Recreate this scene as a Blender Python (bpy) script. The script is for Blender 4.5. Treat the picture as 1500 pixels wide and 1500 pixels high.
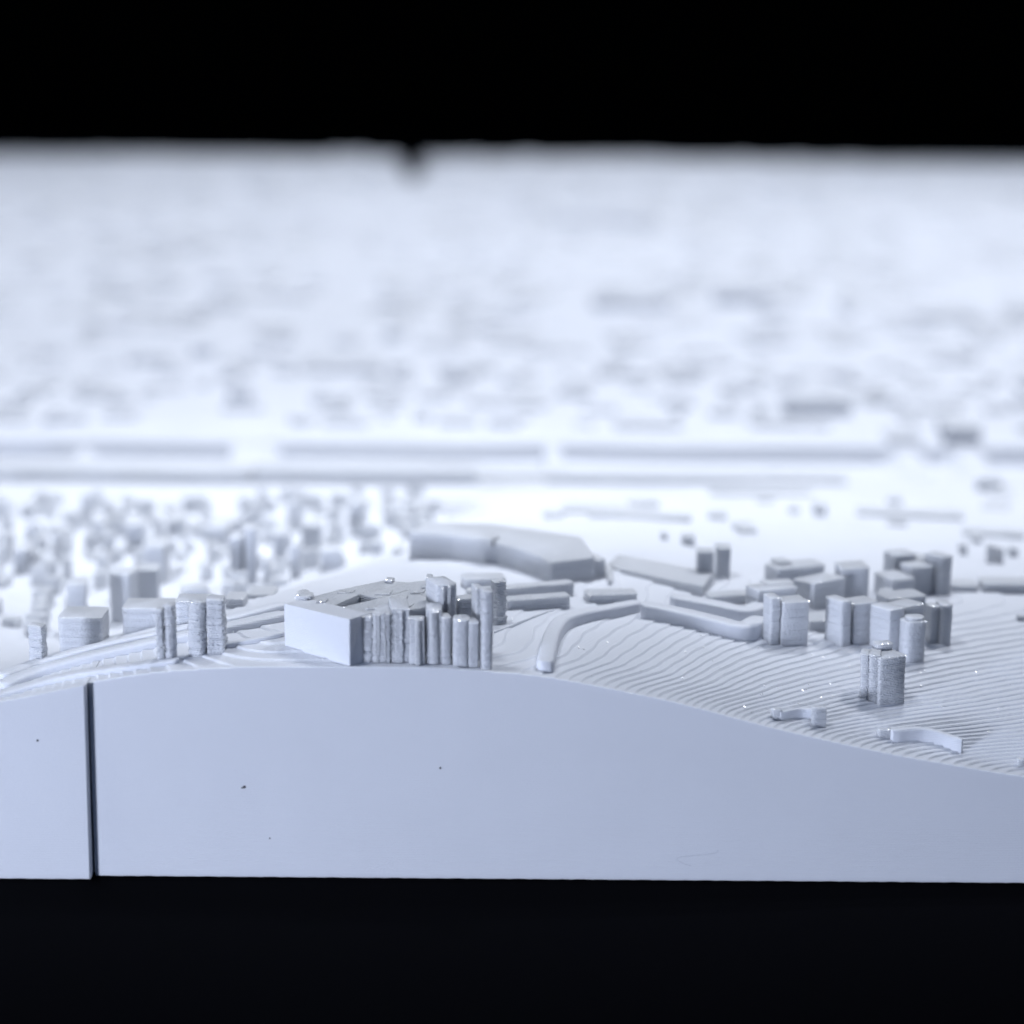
import bpy, math, random
import numpy as np
from mathutils import Vector, Matrix

MM = 0.001          # the script is written in millimetres, the scene is in metres
scene = bpy.context.scene
for o in list(bpy.data.objects):
    bpy.data.objects.remove(o)

# ---------------------------------------------------------------- camera
cam_data = bpy.data.cameras.new('camera')
cam = bpy.data.objects.new('camera', cam_data)
scene.collection.objects.link(cam)
cam_data.sensor_width = 36
cam_data.sensor_height = 36
cam_data.lens = 36 * 3382 / 1500
cam_data.clip_start = 0.01
cam_data.clip_end = 20
cam.matrix_world = (Matrix.Translation((0, -157 * MM, 62 * MM)) @ Matrix.Rotation(math.radians(77.5), 4, 'X')
                    @ Matrix.Rotation(math.radians(0.45), 4, 'Z'))
cam_data.dof.use_dof = True
cam_data.dof.focus_distance = 171 * MM
cam_data.dof.aperture_fstop = 22
scene.camera = cam

# ---------------------------------------------------------------- world and lamps (dark studio)
world = bpy.data.worlds.new('World')
scene.world = world
world.use_nodes = True
world.node_tree.nodes['Background'].inputs[0].default_value = (0.36, 0.55, 1.0, 1)
world.node_tree.nodes['Background'].inputs[1].default_value = 0.13      # faint bluish light of the dark room

def area_lamp(name, loc, target, size, watts, color):
    d = bpy.data.lights.new(name, 'AREA')
    d.shape = 'DISK'
    d.size = size * MM
    d.energy = watts
    d.color = color
    o = bpy.data.objects.new(name, d)
    scene.collection.objects.link(o)
    o.location = Vector(loc) * MM
    o.rotation_euler = (Vector(target) - Vector(loc)).to_track_quat('-Z', 'Y').to_euler()
    return o
area_lamp('key_lamp', (215, 140, 430), (0, 90, 0), 40, .56, (0.93, 0.95, 1.0))
area_lamp('fill_lamp', (-240, -270, 13), (0, 0, 10), 60, 1.75, (0.73, 0.805, 1.0))
area_lamp('soft_fill_lamp', (-60, 120, 520), (-10, 60, 0), 400, .12, (0.72, 0.83, 1.0))  # added overhead fill that softens contrast, not a known source
spot = bpy.data.lights.new('back_spot', 'SPOT')
spot.energy = 15
spot.color = (0.875, 0.92, 1.0)
spot.spot_size = math.radians(53.5)
spot.spot_blend = .13
spot.shadow_soft_size = 50 * MM
spot_ob = bpy.data.objects.new('back_spot', spot)
scene.collection.objects.link(spot_ob)
spot_ob.location = Vector((70, 310, 600)) * MM
spot_ob.rotation_euler = (Vector((0, 305, 0)) - Vector((70, 310, 600))).to_track_quat('-Z', 'Y').to_euler()
spot2 = bpy.data.lights.new('valley_fill_spot', 'SPOT')  # extra spot added only to brighten the valley
spot2.energy = 6.8
spot2.color = (0.88, 0.925, 1.0)
spot2.spot_size = math.radians(21)
spot2.spot_blend = .8
spot2.shadow_soft_size = 60 * MM
spot2_ob = bpy.data.objects.new('valley_fill_spot', spot2)
scene.collection.objects.link(spot2_ob)
spot2_ob.location = Vector((-150, 15, 450)) * MM
spot2_ob.rotation_euler = (Vector((-22, 68, 8)) - Vector((-150, 15, 450))).to_track_quat('-Z', 'Y').to_euler()

scene.render.resolution_x = 1024
scene.render.resolution_y = 1024
scene.view_settings.view_transform = 'Standard'
scene.view_settings.look = 'None'
scene.view_settings.exposure = 0
scene.view_settings.gamma = 1
scene.view_settings.use_curve_mapping = False

FRONT = [12.41, 12.41, 12.41, 12.41, 12.59, 13.39, 14.6, 15.5, 15.88, 15.92, 15.55, 13.86, 11.33, 9.26, 7.93, 7.79, 7.79, 7.79]
# ---------------------------------------------------------------- terrain (all lengths in millimetres)
LAYER = 0.155
CX = np.array([-240,-160,-80,-50,-42,-36,-30,-24,-17,-8,0,10,20,30,40,55,100,200.])
CY = np.array([-0.7,0,5,10,18,30,50,80,98,104,124.5,125.8,150,250,400,560.])
CZ = np.array([
 #-240 -160  -80   -50   -42   -36   -30   -24   -17    -8     0    10    20    30    40    55   100   200
 FRONT,
 FRONT,
 [12.0,12.0,12.0,12.2,12.8,13.6,14.8,15.7,16.3,16.25,15.8,14.6,12.6,10.7, 9.6, 8.8, 9.0, 9.0],
 [11.5,11.5,11.5,11.6,12.3,13.2,14.6,15.8,16.5,16.5,15.9,15.0,13.4,12.0,10.9, 9.8, 9.5, 9.5],
 [10.5,10.5,10.5,10.6,11.0,11.8,13.4,15.0,16.4,16.6,16.0,15.3,14.3,13.2,12.4,11.5,10.5,10.5],
 [ 9.8, 9.8, 9.8, 9.8, 9.8, 9.8,10.2,11.6,14.2,15.8,15.8,15.4,14.7,14.0,13.5,13.0,12.0,11.0],
 [ 9.4, 9.4, 9.4, 9.4, 9.4, 9.4, 9.5, 9.8,10.8,13.2,14.3,14.4,14.0,13.2,12.6,12.2,11.5,11.0],
 [ 8.8, 8.8, 8.8, 8.8, 8.8, 8.8, 8.8, 8.8, 9.0, 9.6,10.3,10.6,10.7,10.7,10.6,10.5,10.0,10.0],
 [ 8.4, 8.4, 8.4, 8.4, 8.4, 8.4, 8.4, 8.4, 8.4, 8.5, 8.6, 8.7, 8.8, 8.9, 8.9, 8.9, 9.0, 9.0],
 [5.9]*18,
 [5.9]*18,
 [8.1]*18,
 [ 9.3, 9.3, 9.3, 9.3, 9.3, 9.3, 9.3, 9.3, 9.3, 9.3, 9.3, 9.3, 9.3, 9.3, 9.3, 9.3, 9.3, 9.3],
 [12.4,12.4,12.2,12.0,12.0,12.0,12.0,12.0,12.0,12.0,12.0,12.0,12.0,12.0,12.2,12.2,12.4,12.4],
 [15.0]*18,
 [15.4,15.4,15.4,15.4,15.4,15.4,15.4,15.3,15.3,15.3,15.3,15.3,15.3,15.2,15.2,15.2,15.2,15.2],
])
def _herm(xk, yk, x):
    # shape-preserving cubic through the knots; yk has the knots on axis 0
    d = np.diff(yk, axis=0) / np.diff(xk).reshape((-1,) + (1,) * (yk.ndim - 1))
    m = np.zeros_like(yk)
    a, b = d[:-1], d[1:]
    ok = a * b > 0
    m[1:-1] = np.where(ok, 2 * a * b / np.where(ok, a + b, 1), 0)
    x = np.clip(x, xk[0], xk[-1])
    i = np.clip(np.searchsorted(xk, x) - 1, 0, len(xk) - 2)
    w = xk[i + 1] - xk[i]; t = (x - xk[i]) / w
    sh = (-1,) + (1,) * (yk.ndim - 1)
    t = t.reshape(sh); w = w.reshape(sh)
    return ((2*t**3-3*t**2+1)*yk[i] + (t**3-2*t**2+t)*w*m[i] + (-2*t**3+3*t**2)*yk[i+1] + (t**3-t**2)*w*m[i+1])
def ground_grid(xs, ys):
    """smooth terrain height on the grid ys x xs"""
    a = _herm(CY, CZ, np.asarray(ys, float))
    z = _herm(CX, a.T.copy(), np.asarray(xs, float)).T
    X, Y = np.meshgrid(xs, ys)
    k = np.clip(Y / 6.0, 0, 1)
    z = z + k * (0.06*np.sin(X*.22+.9*np.sin(Y*.15)) + 0.03*np.sin(Y*.35+X*.17) + 0.008*np.sin(X*1.7+Y*1.1+2))
    # gentle landing slopes that break the quay wall, and the dip at the far corner between the tiles
    gap = sum(np.clip(1.6 - np.abs(X - a) / w, 0, 1) for a, w in ((-54, 1.0), (-32, 4.5), (5, 1.6), (49, 2.6), (56.5, 3)))
    z = np.where((Y > 111) & (Y < 126.5), np.maximum(z, (5.9 + np.clip((Y - 112) / 14, 0, 1) * 1.8) * np.minimum(gap, 1)), z)
    z = z - 11 * np.clip(1 - np.abs(X + 30) / 5.4, 0, 1) * np.clip((Y - 455) / 93, 0, 1)
    f = np.clip((Y - 135) / 60, 0, 1) * np.clip((560 - Y) / 60, .35, 1)
    z = z + f * (.5*np.sin(X*.051+Y*.023) + .4*np.sin(Y*.061-X*.033+1) + .25*np.sin(X*.13+Y*.11))
    return z
def ground(x, y):
    return float(ground_grid([x], [y])[0, 0])
# name, label, sub-part of the entry above, footprint (mm), base z, roof z, corner radius, wobble
PRISMS = [
 ('pillar', 'thin stringy pillar standing alone at the left end of the ridge', False, [(-35.94, 8.02), (-34.8, 7.46), (-34.36, 8.36), (-35.5, 8.92)], 13.03, 16.61, 0.35, 2.2),
 ('building', 'squat block with a rounded roof peeping over the ridge road', False, [(-34.59, 13.0), (-31.21, 13.0), (-31.21, 16.4), (-34.59, 16.4)], 12.0, 15.79, 0.4, 1.0),
 ('building', 'wide block behind the ridge road, beside the twin pillars', False, [(-29.85, 14.0), (-26.03, 14.0), (-26.03, 17.2), (-29.85, 17.2)], 13.29, 16.31, 0.3, 1.0),
 ('pillar', 'leftmost slim translucent pillar on the front crest', False, [(-25.4, 2.11), (-24.86, 2.11), (-24.86, 3.01), (-25.4, 3.01)], 15.08, 19.4, 0.28, 1.6),
 ('pillar', None, False, [(-24.83, 2.25), (-24.17, 2.11), (-23.96, 3.09), (-24.62, 3.23)], 15.16, 19.68, 0.3, 2),
 ('building', None, False, [(-25.31, 11.0), (-23.05, 11.0), (-23.05, 13.4), (-25.31, 13.4)], 15.08, 17.67, 0.3, 1.6),
 ('pillar', None, False, [(-23.16, 2.96), (-21.98, 2.96), (-21.98, 4.26), (-23.16, 4.26)], 15.37, 19.75, 0.4, 2.6),
 ('pillar', 'rough blobby pillar at the right end of the left pillar group', False, [(-21.9, 3.1), (-20.62, 3.1), (-20.62, 4.6), (-21.9, 4.6)], 15.5, 19.92, 0.4, 3),
 ('building', None, False, [(-22.14, 16.0), (-20.66, 16.0), (-20.66, 18.2), (-22.14, 18.2)], 15.16, 16.6, 0.2, 1.0),
 ('building', None, False, [(-20.86, 19.0), (-18.66, 19.0), (-18.66, 21.6), (-20.86, 21.6)], 14.8, 16.22, 0.2, 1.0),
 ('courtyard_building', 'large block with smooth bright front wall and sunken courtyard on the crest', False, [(-16.43, 4.46), (-14.25, 2.61), (-11.4, 0.28), (-10.16, 1.99), (-15.01, 6.26)], 15.56, 19.25, 0.06, 0.25),
 ('wing', None, True, [(-15.0, 6.14), (-12.75, 4.17), (-11.19, 7.35), (-7.64, 11.03), (-9.57, 11.6), (-12.61, 8.82)], 15.83, 19.28, 0.06, 0.5),
 ('wing', None, True, [(-12.23, 3.7), (-10.15, 1.91), (-7.8, 3.49), (-5.18, 6.09), (-7.54, 8.82), (-9.77, 6.25)], 15.62, 19.27, 0.06, 0.5),
 ('wing', None, True, [(-7.54, 8.7), (-5.42, 5.78), (-4.08, 8.0), (-4.16, 11.07), (-6.14, 11.84), (-7.64, 10.96), (-11.14, 7.38), (-9.77, 6.23)], 15.85, 19.3, 0.06, 0.5),
 ('roof_hut', None, True, [(-9.48, 10.82), (-8.95, 10.63), (-8.79, 11.47), (-9.32, 11.67)], 18.95, 19.53, 0.05, 1.0),
 ('roof_hut', None, True, [(-6.36, 9.49), (-5.89, 9.29), (-5.89, 10.55), (-6.3, 10.74)], 18.95, 20.05, 0.08, 1.0),
 ('roof_plate', None, True, [(-14.12, 4.62), (-13.45, 4.83), (-13.31, 5.62), (-13.99, 5.4)], 19.05, 19.38, 0.05, 0.8),
 ('roof_plate', None, True, [(-10.01, 6.93), (-8.92, 7.16), (-8.78, 8.17), (-9.87, 7.93)], 19.05, 19.4, 0.05, 0.8),
 ('roof_plate', None, True, [(-8.59, 5.61), (-7.71, 5.83), (-7.55, 6.63), (-8.43, 6.4)], 19.05, 19.42, 0.05, 0.8),
 ('roof_plate', None, True, [(-7.49, 7.51), (-6.49, 7.74), (-6.32, 8.55), (-7.32, 8.32)], 19.05, 19.4, 0.05, 0.8),
 ('roof_plate', None, True, [(-10.45, 2.83), (-9.49, 3.05), (-9.32, 3.63), (-10.29, 3.41)], 19.05, 19.4, 0.05, 0.8),
 ('roof_plate', None, True, [(-7.89, 3.52), (-7.22, 3.73), (-7.05, 4.32), (-7.73, 4.1)], 19.05, 19.44, 0.05, 0.8),
 ('roof_plate', None, True, [(-6.69, 8.92), (-5.89, 9.15), (-5.71, 9.97), (-6.52, 9.74)], 19.05, 19.46, 0.05, 0.8),
 ('roof_plate', None, True, [(-12.86, 7.52), (-11.67, 7.75), (-11.51, 8.36), (-12.7, 8.12)], 19.05, 19.38, 0.05, 0.8),
 ('roof_plate', None, True, [(-5.77, 7.41), (-5.18, 7.63), (-5.0, 8.44), (-5.6, 8.22)], 19.05, 19.44, 0.05, 0.8),
 ('plastic_clump', None, True, [(-15.65, 5.68), (-14.59, 5.52), (-14.66, 6.91), (-15.5, 7.28)], 18.95, 19.6, 0.25, 5),
 ('tower_building', 'rough translucent block against the right side of the courtyard block', False, [(-11.07, 1.55), (-9.9, 1.41), (-9.52, 4.59), (-10.69, 4.73)], 15.6, 19.18, 0.12, 1.6),
 ('rib', None, True, [(-10.77, 1.41), (-10.48, 1.41), (-10.48, 1.91), (-10.77, 1.91)], 15.6, 19.15, 0.12, 1.6),
 ('tower_building', None, False, [(-9.84, 1.27), (-8.57, 1.13), (-8.24, 4.11), (-9.51, 4.25)], 15.59, 19.47, 0.12, 1.8),
 ('rib', None, True, [(-9.68, 1.13), (-9.29, 1.13), (-9.29, 1.63), (-9.68, 1.63)], 15.58, 19.39, 0.15, 1.4),
 ('rib', None, True, [(-9.05, 1.13), (-8.81, 1.13), (-8.81, 1.53), (-9.05, 1.53)], 15.59, 19.59, 0.1, 1.4),
 ('tower_building', None, False, [(-8.52, 1.27), (-7.22, 1.41), (-7.58, 4.79), (-8.89, 4.65)], 15.59, 19.79, 0.14, 1.4),
 ('rib', None, True, [(-8.27, 1.13), (-7.69, 1.13), (-7.69, 1.73), (-8.27, 1.73)], 15.59, 19.65, 0.15, 1.6),
 ('tower_building', 'ribbed tower block joined to the right end of the courtyard block', False, [(-7.44, 2.26), (-4.97, 4.06), (-4.42, 5.63), (-6.77, 4.78)], 15.65, 19.5, 0.1, 1),
 ('pillar', None, False, [(-7.24, 0.85), (-6.13, 0.85), (-6.13, 1.75), (-7.24, 1.75)], 15.55, 19.23, 0.14, 1),
 ('rib', None, True, [(-6.74, 0.57), (-6.31, 0.71), (-6.44, 1.09), (-6.87, 0.95)], 15.55, 19.19, 0.14, 0.8),
 ('tower_building', None, False, [(-6.04, 1.13), (-4.92, 1.13), (-4.92, 3.13), (-6.04, 3.13)], 15.52, 19.82, 0.14, 1.2),
 ('rib', None, True, [(-5.74, 0.85), (-5.11, 0.99), (-5.2, 1.38), (-5.82, 1.24)], 15.52, 19.72, 0.14, 1.2),
 ('tower_building', None, False, [(-5.33, 3.1), (-3.92, 3.66), (-4.8, 5.89), (-6.22, 5.33)], 15.65, 21.1, 0.1, 1.2),
 ('rib', None, True, [(-5.06, 2.54), (-4.82, 2.54), (-4.82, 3.04), (-5.06, 3.04)], 15.61, 21.01, 0.1, 1.2),
 ('rib', None, True, [(-4.58, 2.82), (-4.34, 2.82), (-4.34, 3.32), (-4.58, 3.32)], 15.6, 21.09, 0.1, 1.2),
 ('pillar', None, False, [(-4.86, 0.85), (-4.24, 0.99), (-4.54, 2.35), (-5.17, 2.21)], 15.49, 19.28, 0.14, 1.0),
 ('round_tower', 'stout round tower in front of the ribbed block on the crest', False, [(-4.13, 0.71), (-2.97, 0.71), (-2.97, 2.41), (-4.13, 2.41)], 15.41, 19.15, 0.4, 0.9),
 ('pillar', None, False, [(-2.97, 0.71), (-2.29, 0.85), (-2.58, 2.22), (-3.25, 2.08)], 15.37, 18.99, 0.16, 0.8),
 ('arch_block', None, False, [(-3.83, 4.08), (-2.5, 4.65), (-2.97, 5.75), (-4.3, 5.19)], 15.65, 19.79, 0.3, 0.8),
 ('pillar', 'tallest slim tower at the right end of the crest group', False, [(-1.99, 0.28), (-1.27, 0.43), (-1.5, 1.6), (-2.22, 1.46)], 15.29, 21.4, 0.2, 1.2),
 ('pillar', None, False, [(-2.51, 2.25), (-1.97, 2.4), (-2.38, 3.94), (-2.92, 3.8)], 15.45, 21.08, 0.14, 1.2),
 ('pillar', 'wobbly thin pillar just right of the tallest slim tower', False, [(-1.17, 11.12), (-0.3, 11.68), (-0.78, 12.44), (-1.66, 11.88)], 15.63, 19.3, 0.3, 3.0),
 ('low_bar', 'long low bar lying behind the tall slim tower', False, [(-3.26, 18.15), (5.06, 21.25), (4.64, 22.37), (-3.68, 19.28)], 15.4, 16.76, 0.3, 1.0),
 ('low_bar', None, False, [(-0.36, 15.48), (4.64, 17.17), (4.22, 18.4), (-0.78, 16.71)], 15.4, 16.76, 0.3, 1.0),
 ('low_bar', None, False, [(-3.76, 21.11), (-0.39, 21.67), (-0.72, 23.64), (-4.09, 23.08)], 15.65, 16.98, 0.4, 1.0),
 ('low_bar', None, False, [(5.98, 19.14), (9.99, 19.7), (9.74, 21.48), (5.73, 20.92)], 15.04, 16.33, 0.3, 1.0),
 ('low_bar', None, False, [(15.96, 22.52), (19.91, 23.5), (19.55, 24.96), (15.6, 23.97)], 14.14, 15.37, 0.3, 1.0),
 ('long_building', 'long curved hall with shaded front wall behind the crest', False, [(-8.86, 35.36), (-5.21, 34.45), (-2.17, 32.52), (0.59, 29.63), (2.38, 26.8), (3.13, 24.71), (6.85, 26.95), (5.82, 34.06), (-1.77, 38.77), (-6.53, 39.14)], 14.47, 17.55, 0.3, 0.6),
 ('roof_hut', None, True, [(-2.85, 32.01), (-1.7, 31.29), (-1.02, 33.09), (-2.19, 33.82)], 17.2, 17.9, 0.15, 1.0),
 ('building', 'small cube block at the right end of the long hall', False, [(3.11, 27.02), (5.61, 26.39), (7.8, 28.12), (6.64, 30.5), (3.72, 29.67)], 15.19, 17.1, 0.2, 0.6),
 ('flat_slab', None, False, [(7.94, 31.26), (11.32, 28.06), (15.53, 24.33), (16.82, 29.18), (9.09, 35.21)], 14.58, 15.75, 0.15, 0.5),
 ('flat_slab', None, False, [(7.82, 31.12), (7.89, 25.52), (8.22, 25.53), (8.49, 32.11)], 15.17, 15.9, 0.1, 0.5),
 ('tower_building', 'left one of two free-standing towers behind the low walls', False, [(15.4, 29.0), (16.76, 29.0), (16.76, 30.6), (15.4, 30.6)], 14.61, 17.54, 0.15, 0.7),
 ('tower_building', 'right one of two free-standing towers behind the low walls', False, [(17.16, 31.0), (18.36, 31.0), (18.36, 33.0), (17.16, 33.0)], 14.47, 17.36, 0.15, 0.7),
 ('tower_building', None, False, [(15.27, 44.0), (16.37, 44.0), (16.37, 45.6), (15.27, 45.6)], 14.05, 15.32, 0.15, 1.0),
 ('tower_building', None, False, [(13.51, 46.0), (14.06, 46.0), (14.06, 47.2), (13.51, 47.2)], 14.12, 15.09, 0.15, 1.0),
 ('building', 'block at the left end of the right-hand group', False, [(19.64, 20.83), (22.86, 22.23), (22.06, 24.07), (18.84, 22.66)], 13.81, 16.34, 0.08, 0.9),
 ('roof_block', None, True, [(20.46, 22.38), (22.79, 23.08), (22.39, 24.42), (20.05, 23.72)], 13.86, 16.44, 0.15, 1.0),
 ('building', 'front block of the right-hand group with layered facade', False, [(20.79, 13.93), (22.86, 14.5), (22.33, 16.43), (20.26, 15.86)], 13.27, 17.15, 0.12, 1.1),
 ('side_column', None, True, [(19.83, 13.79), (20.7, 14.07), (20.21, 15.6), (19.34, 15.32)], 13.48, 17.53, 0.3, 1.4),
 ('building', None, False, [(22.12, 29.55), (26.36, 31.38), (25.48, 33.4), (21.25, 31.57)], 13.83, 15.96, 0.2, 0.7),
 ('roof_block', None, True, [(22.3, 30.68), (23.56, 31.1), (23.05, 32.62), (21.79, 32.19)], 14.06, 16.26, 0.3, 1.0),
 ('building', None, False, [(24.45, 23.5), (27.32, 25.89), (25.76, 27.46), (22.89, 25.06)], 13.7, 16.25, 0.12, 0.7),
 ('building', None, False, [(27.0, 26.46), (29.43, 27.3), (29.21, 29.76), (26.78, 28.92)], 13.63, 16.76, 0.15, 0.6),
 ('low_bar', None, False, [(23.44, 18.01), (26.21, 18.58), (25.69, 21.12), (22.93, 20.56)], 13.24, 14.66, 0.2, 1.0),
 ('building', 'square block with pale left column, middle of the right-hand group', False, [(26.54, 15.9), (28.68, 17.03), (27.75, 18.8), (25.61, 17.67)], 12.89, 16.55, 0.1, 0.9),
 ('side_column', None, True, [(25.52, 15.06), (26.4, 15.62), (25.2, 17.47), (24.33, 16.91)], 12.99, 16.94, 0.3, 1.2),
 ('building', 'wide flat-roofed block behind the front towers of the right-hand group', False, [(29.82, 19.56), (33.07, 20.83), (32.27, 22.88), (29.02, 21.61)], 12.93, 16.1, 0.3, 0.8),
 ('side_column', None, True, [(29.93, 22.8), (31.02, 23.08), (30.67, 24.43), (29.58, 24.15)], 13.27, 15.72, 0.3, 1.0),
 ('tower_building', None, False, [(29.0, 14.21), (30.3, 15.06), (29.09, 16.9), (27.8, 16.06)], 12.51, 16.56, 0.14, 0.9),
 ('side_column', None, True, [(30.42, 15.48), (32.19, 16.89), (30.95, 18.46), (29.17, 17.05)], 12.55, 16.43, 0.3, 1.0),
 ('round_tower', 'round tower with stepped cap in front of the right-hand group', False, [(30.24, 13.37), (31.97, 13.93), (31.47, 15.45), (29.74, 14.89)], 12.17, 15.8, 0.6, 0.7),
 ('cap', None, True, [(30.5, 13.65), (31.83, 14.07), (31.47, 15.22), (30.13, 14.8)], 12.21, 16.07, 0.5, 0.7),
 ('tower_building', 'slim tower at the right end of the right-hand group', False, [(33.62, 17.73), (34.62, 17.87), (34.41, 19.36), (33.41, 19.22)], 12.48, 16.08, 0.3, 0.9),
 ('side_column', None, True, [(32.79, 17.87), (33.57, 18.01), (33.35, 19.19), (32.57, 19.05)], 12.58, 15.93, 0.2, 1.0),
 ('building', None, False, [(31.44, 27.86), (33.5, 28.71), (32.37, 31.48), (30.3, 30.64)], 13.46, 15.52, 0.2, 1.0),
 ('building', 'blurred broad block at the back of the right-hand group', False, [(33.31, 29.55), (35.28, 30.4), (34.49, 32.23), (32.52, 31.39)], 13.38, 16.16, 0.2, 1.0),
 ('building', None, False, [(32.16, 31.66), (34.12, 32.37), (33.45, 34.25), (31.49, 33.55)], 13.39, 16.71, 0.2, 1.0),
 ('building', None, False, [(34.52, 32.65), (35.61, 32.93), (35.11, 34.87), (34.02, 34.58)], 13.31, 16.19, 0.2, 1.0),
 ('building', None, False, [(35.89, 29.97), (36.96, 30.82), (35.73, 32.39), (34.65, 31.55)], 13.29, 16.95, 0.2, 1.0),
 ('building', None, False, [(29.74, 23.0), (30.62, 23.0), (30.62, 24.5), (29.74, 24.5)], 13.29, 15.02, 0.2, 1.0),
 ('tower_building', 'lone stubby tower of three fused columns low on the right slope', False, [(27.18, 6.05), (29.2, 7.04), (28.41, 8.66), (26.39, 7.67)], 11.11, 15.06, 0.14, 1.4),
 ('side_column', None, True, [(25.75, 6.76), (26.44, 6.62), (26.76, 8.18), (26.07, 8.33)], 11.39, 15.21, 0.3, 1.2),
 ('side_column', None, True, [(26.32, 6.48), (27.22, 6.34), (27.5, 8.11), (26.6, 8.25)], 11.19, 15.2, 0.35, 1.2),
 ('cap', None, True, [(27.2, 8.02), (28.44, 8.45), (28.12, 9.39), (26.88, 8.97)], 11.59, 15.57, 0.2, 1),
 ('post', None, False, [(18.78, 1.55), (19.54, 1.69), (19.44, 2.18), (18.69, 2.04)], 11.32, 12.5, 0.2, 1.0),
 ('post', 'short square post near the front edge at the foot of the right slope', False, [(21.73, 1.83), (22.85, 2.11), (22.7, 2.7), (21.58, 2.41)], 10.7, 12.51, 0.25, 1.2),
 ('post', None, False, [(26.57, 2.11), (27.66, 2.4), (27.53, 2.88), (26.45, 2.6)], 9.82, 10.82, 0.2, 1.0),
 ('post', None, False, [(36.52, 1.41), (37.01, 1.41), (37.01, 1.81), (36.52, 1.81)], 8.05, 8.96, 0.12, 1.0),
 ('post', None, False, [(41.12, 24.35), (41.84, 24.35), (41.84, 24.85), (41.12, 24.85)], 12.77, 13.5, 0.12, 1.0),
 ('tower_building', None, False, [(41.39, 50.0), (42.02, 50.0), (42.02, 51.2), (41.39, 51.2)], 12.07, 13.35, 0.12, 1.0),
 ('tower_building', None, False, [(43.72, 56.0), (44.62, 56.0), (44.62, 57.6), (43.72, 57.6)], 11.65, 12.62, 0.12, 1.0),
 ('tower_building', None, False, [(45.93, 50.0), (46.69, 50.0), (46.69, 51.2), (45.93, 51.2)], 11.93, 13.07, 0.12, 1.0),
 ('tower_building', None, False, [(43.12, 46.0), (43.68, 46.0), (43.68, 47.2), (43.12, 47.2)], 12.21, 14.19, 0.15, 1.0),
 ('tower_building', None, False, [(43.94, 46.0), (44.49, 46.0), (44.49, 47.2), (43.94, 47.2)], 12.17, 14.0, 0.15, 1.0),
 ('low_bar', None, False, [(37.05, 32.0), (39.47, 32.0), (39.47, 34.2), (37.05, 34.2)], 13.16, 14.03, 0.3, 1.0),
 ('low_bar', None, False, [(39.8, 32.0), (46.71, 32.0), (46.71, 34.4), (39.8, 34.4)], 12.86, 14.25, 0.3, 1.0),
 ('low_bar', None, False, [(43.6, 60.52), (49.44, 59.48), (49.86, 61.85), (44.02, 62.88)], 11.25, 12.15, 0.3, 1.0),
 ('building', None, False, [(-37.14, 29.86), (-35.56, 30.14), (-35.94, 32.31), (-37.52, 32.03)], 9.32, 14.06, 0.25, 0.5),
 ('building', None, False, [(-34.4, 34.19), (-32.57, 33.81), (-32.12, 35.96), (-33.94, 36.35)], 9.28, 14.02, 0.25, 0.5),
 ('building', None, False, [(-32.7, 36.91), (-30.58, 37.09), (-30.77, 39.28), (-32.89, 39.1)], 9.28, 13.65, 0.25, 0.5),
 ('building', None, False, [(-27.86, 32.71), (-25.73, 33.29), (-26.14, 34.83), (-28.27, 34.26)], 9.81, 13.01, 0.25, 0.5),
 ('building', None, False, [(-25.56, 46.0), (-24.39, 46.0), (-24.39, 48.4), (-25.56, 48.4)], 9.47, 14.4, 0.25, 0.5),
 ('building', None, False, [(-24.12, 45.9), (-22.97, 46.1), (-23.35, 48.27), (-24.51, 48.06)], 9.58, 15.23, 0.25, 0.5),
 ('building', None, False, [(-19.99, 45.0), (-19.01, 45.0), (-19.01, 47.0), (-19.99, 47.0)], 10.24, 13.92, 0.25, 0.5),
 ('building', None, False, [(-22.35, 44.0), (-21.8, 44.0), (-21.8, 45.6), (-22.35, 45.6)], 9.97, 12.75, 0.25, 0.5),
 ('building', None, False, [(-17.24, 45.86), (-15.29, 46.14), (-15.71, 49.11), (-17.66, 48.83)], 10.47, 13.26, 0.25, 0.5),
 ('building', None, False, [(-16.0, 66.0), (-14.72, 66.0), (-14.72, 68.2), (-16.0, 68.2)], 9.37, 13.34, 0.25, 0.5),
 ('building', None, False, [(-46.49, 52.09), (-45.23, 51.91), (-44.89, 54.29), (-46.15, 54.47)], 8.91, 11.65, 0.25, 0.5),
 ('building', None, False, [(-45.41, 53.94), (-44.13, 54.06), (-44.31, 56.05), (-45.58, 55.94)], 8.89, 10.79, 0.25, 0.5),
 ('building', None, False, [(-41.65, 66.0), (-40.36, 66.0), (-40.36, 68.4), (-41.65, 68.4)], 8.67, 11.19, 0.25, 0.5),
 ('building', None, False, [(-37.64, 61.83), (-35.74, 62.17), (-36.26, 65.12), (-38.16, 64.79)], 8.67, 11.93, 0.25, 0.5),
 ('building', None, False, [(-46.12, 60.0), (-45.33, 60.0), (-45.33, 63.0), (-46.12, 63.0)], 8.86, 10.82, 0.25, 0.5),
 ('building', None, False, [(-46.59, 76.0), (-45.04, 76.0), (-45.04, 79.0), (-46.59, 79.0)], 8.55, 9.83, 0.25, 0.5),
 ('building', None, False, [(-48.95, 58.0), (-48.17, 58.0), (-48.17, 61.0), (-48.95, 61.0)], 8.89, 11.54, 0.25, 0.5),
 ('building', None, False, [(-34.72, 69.79), (-32.7, 70.21), (-33.54, 74.13), (-35.56, 73.7)], 8.56, 10.56, 0.25, 0.5),
 ('building', None, False, [(-30.14, 64.17), (-28.16, 63.83), (-27.47, 67.76), (-29.45, 68.11)], 8.68, 11.26, 0.25, 0.5),
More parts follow.
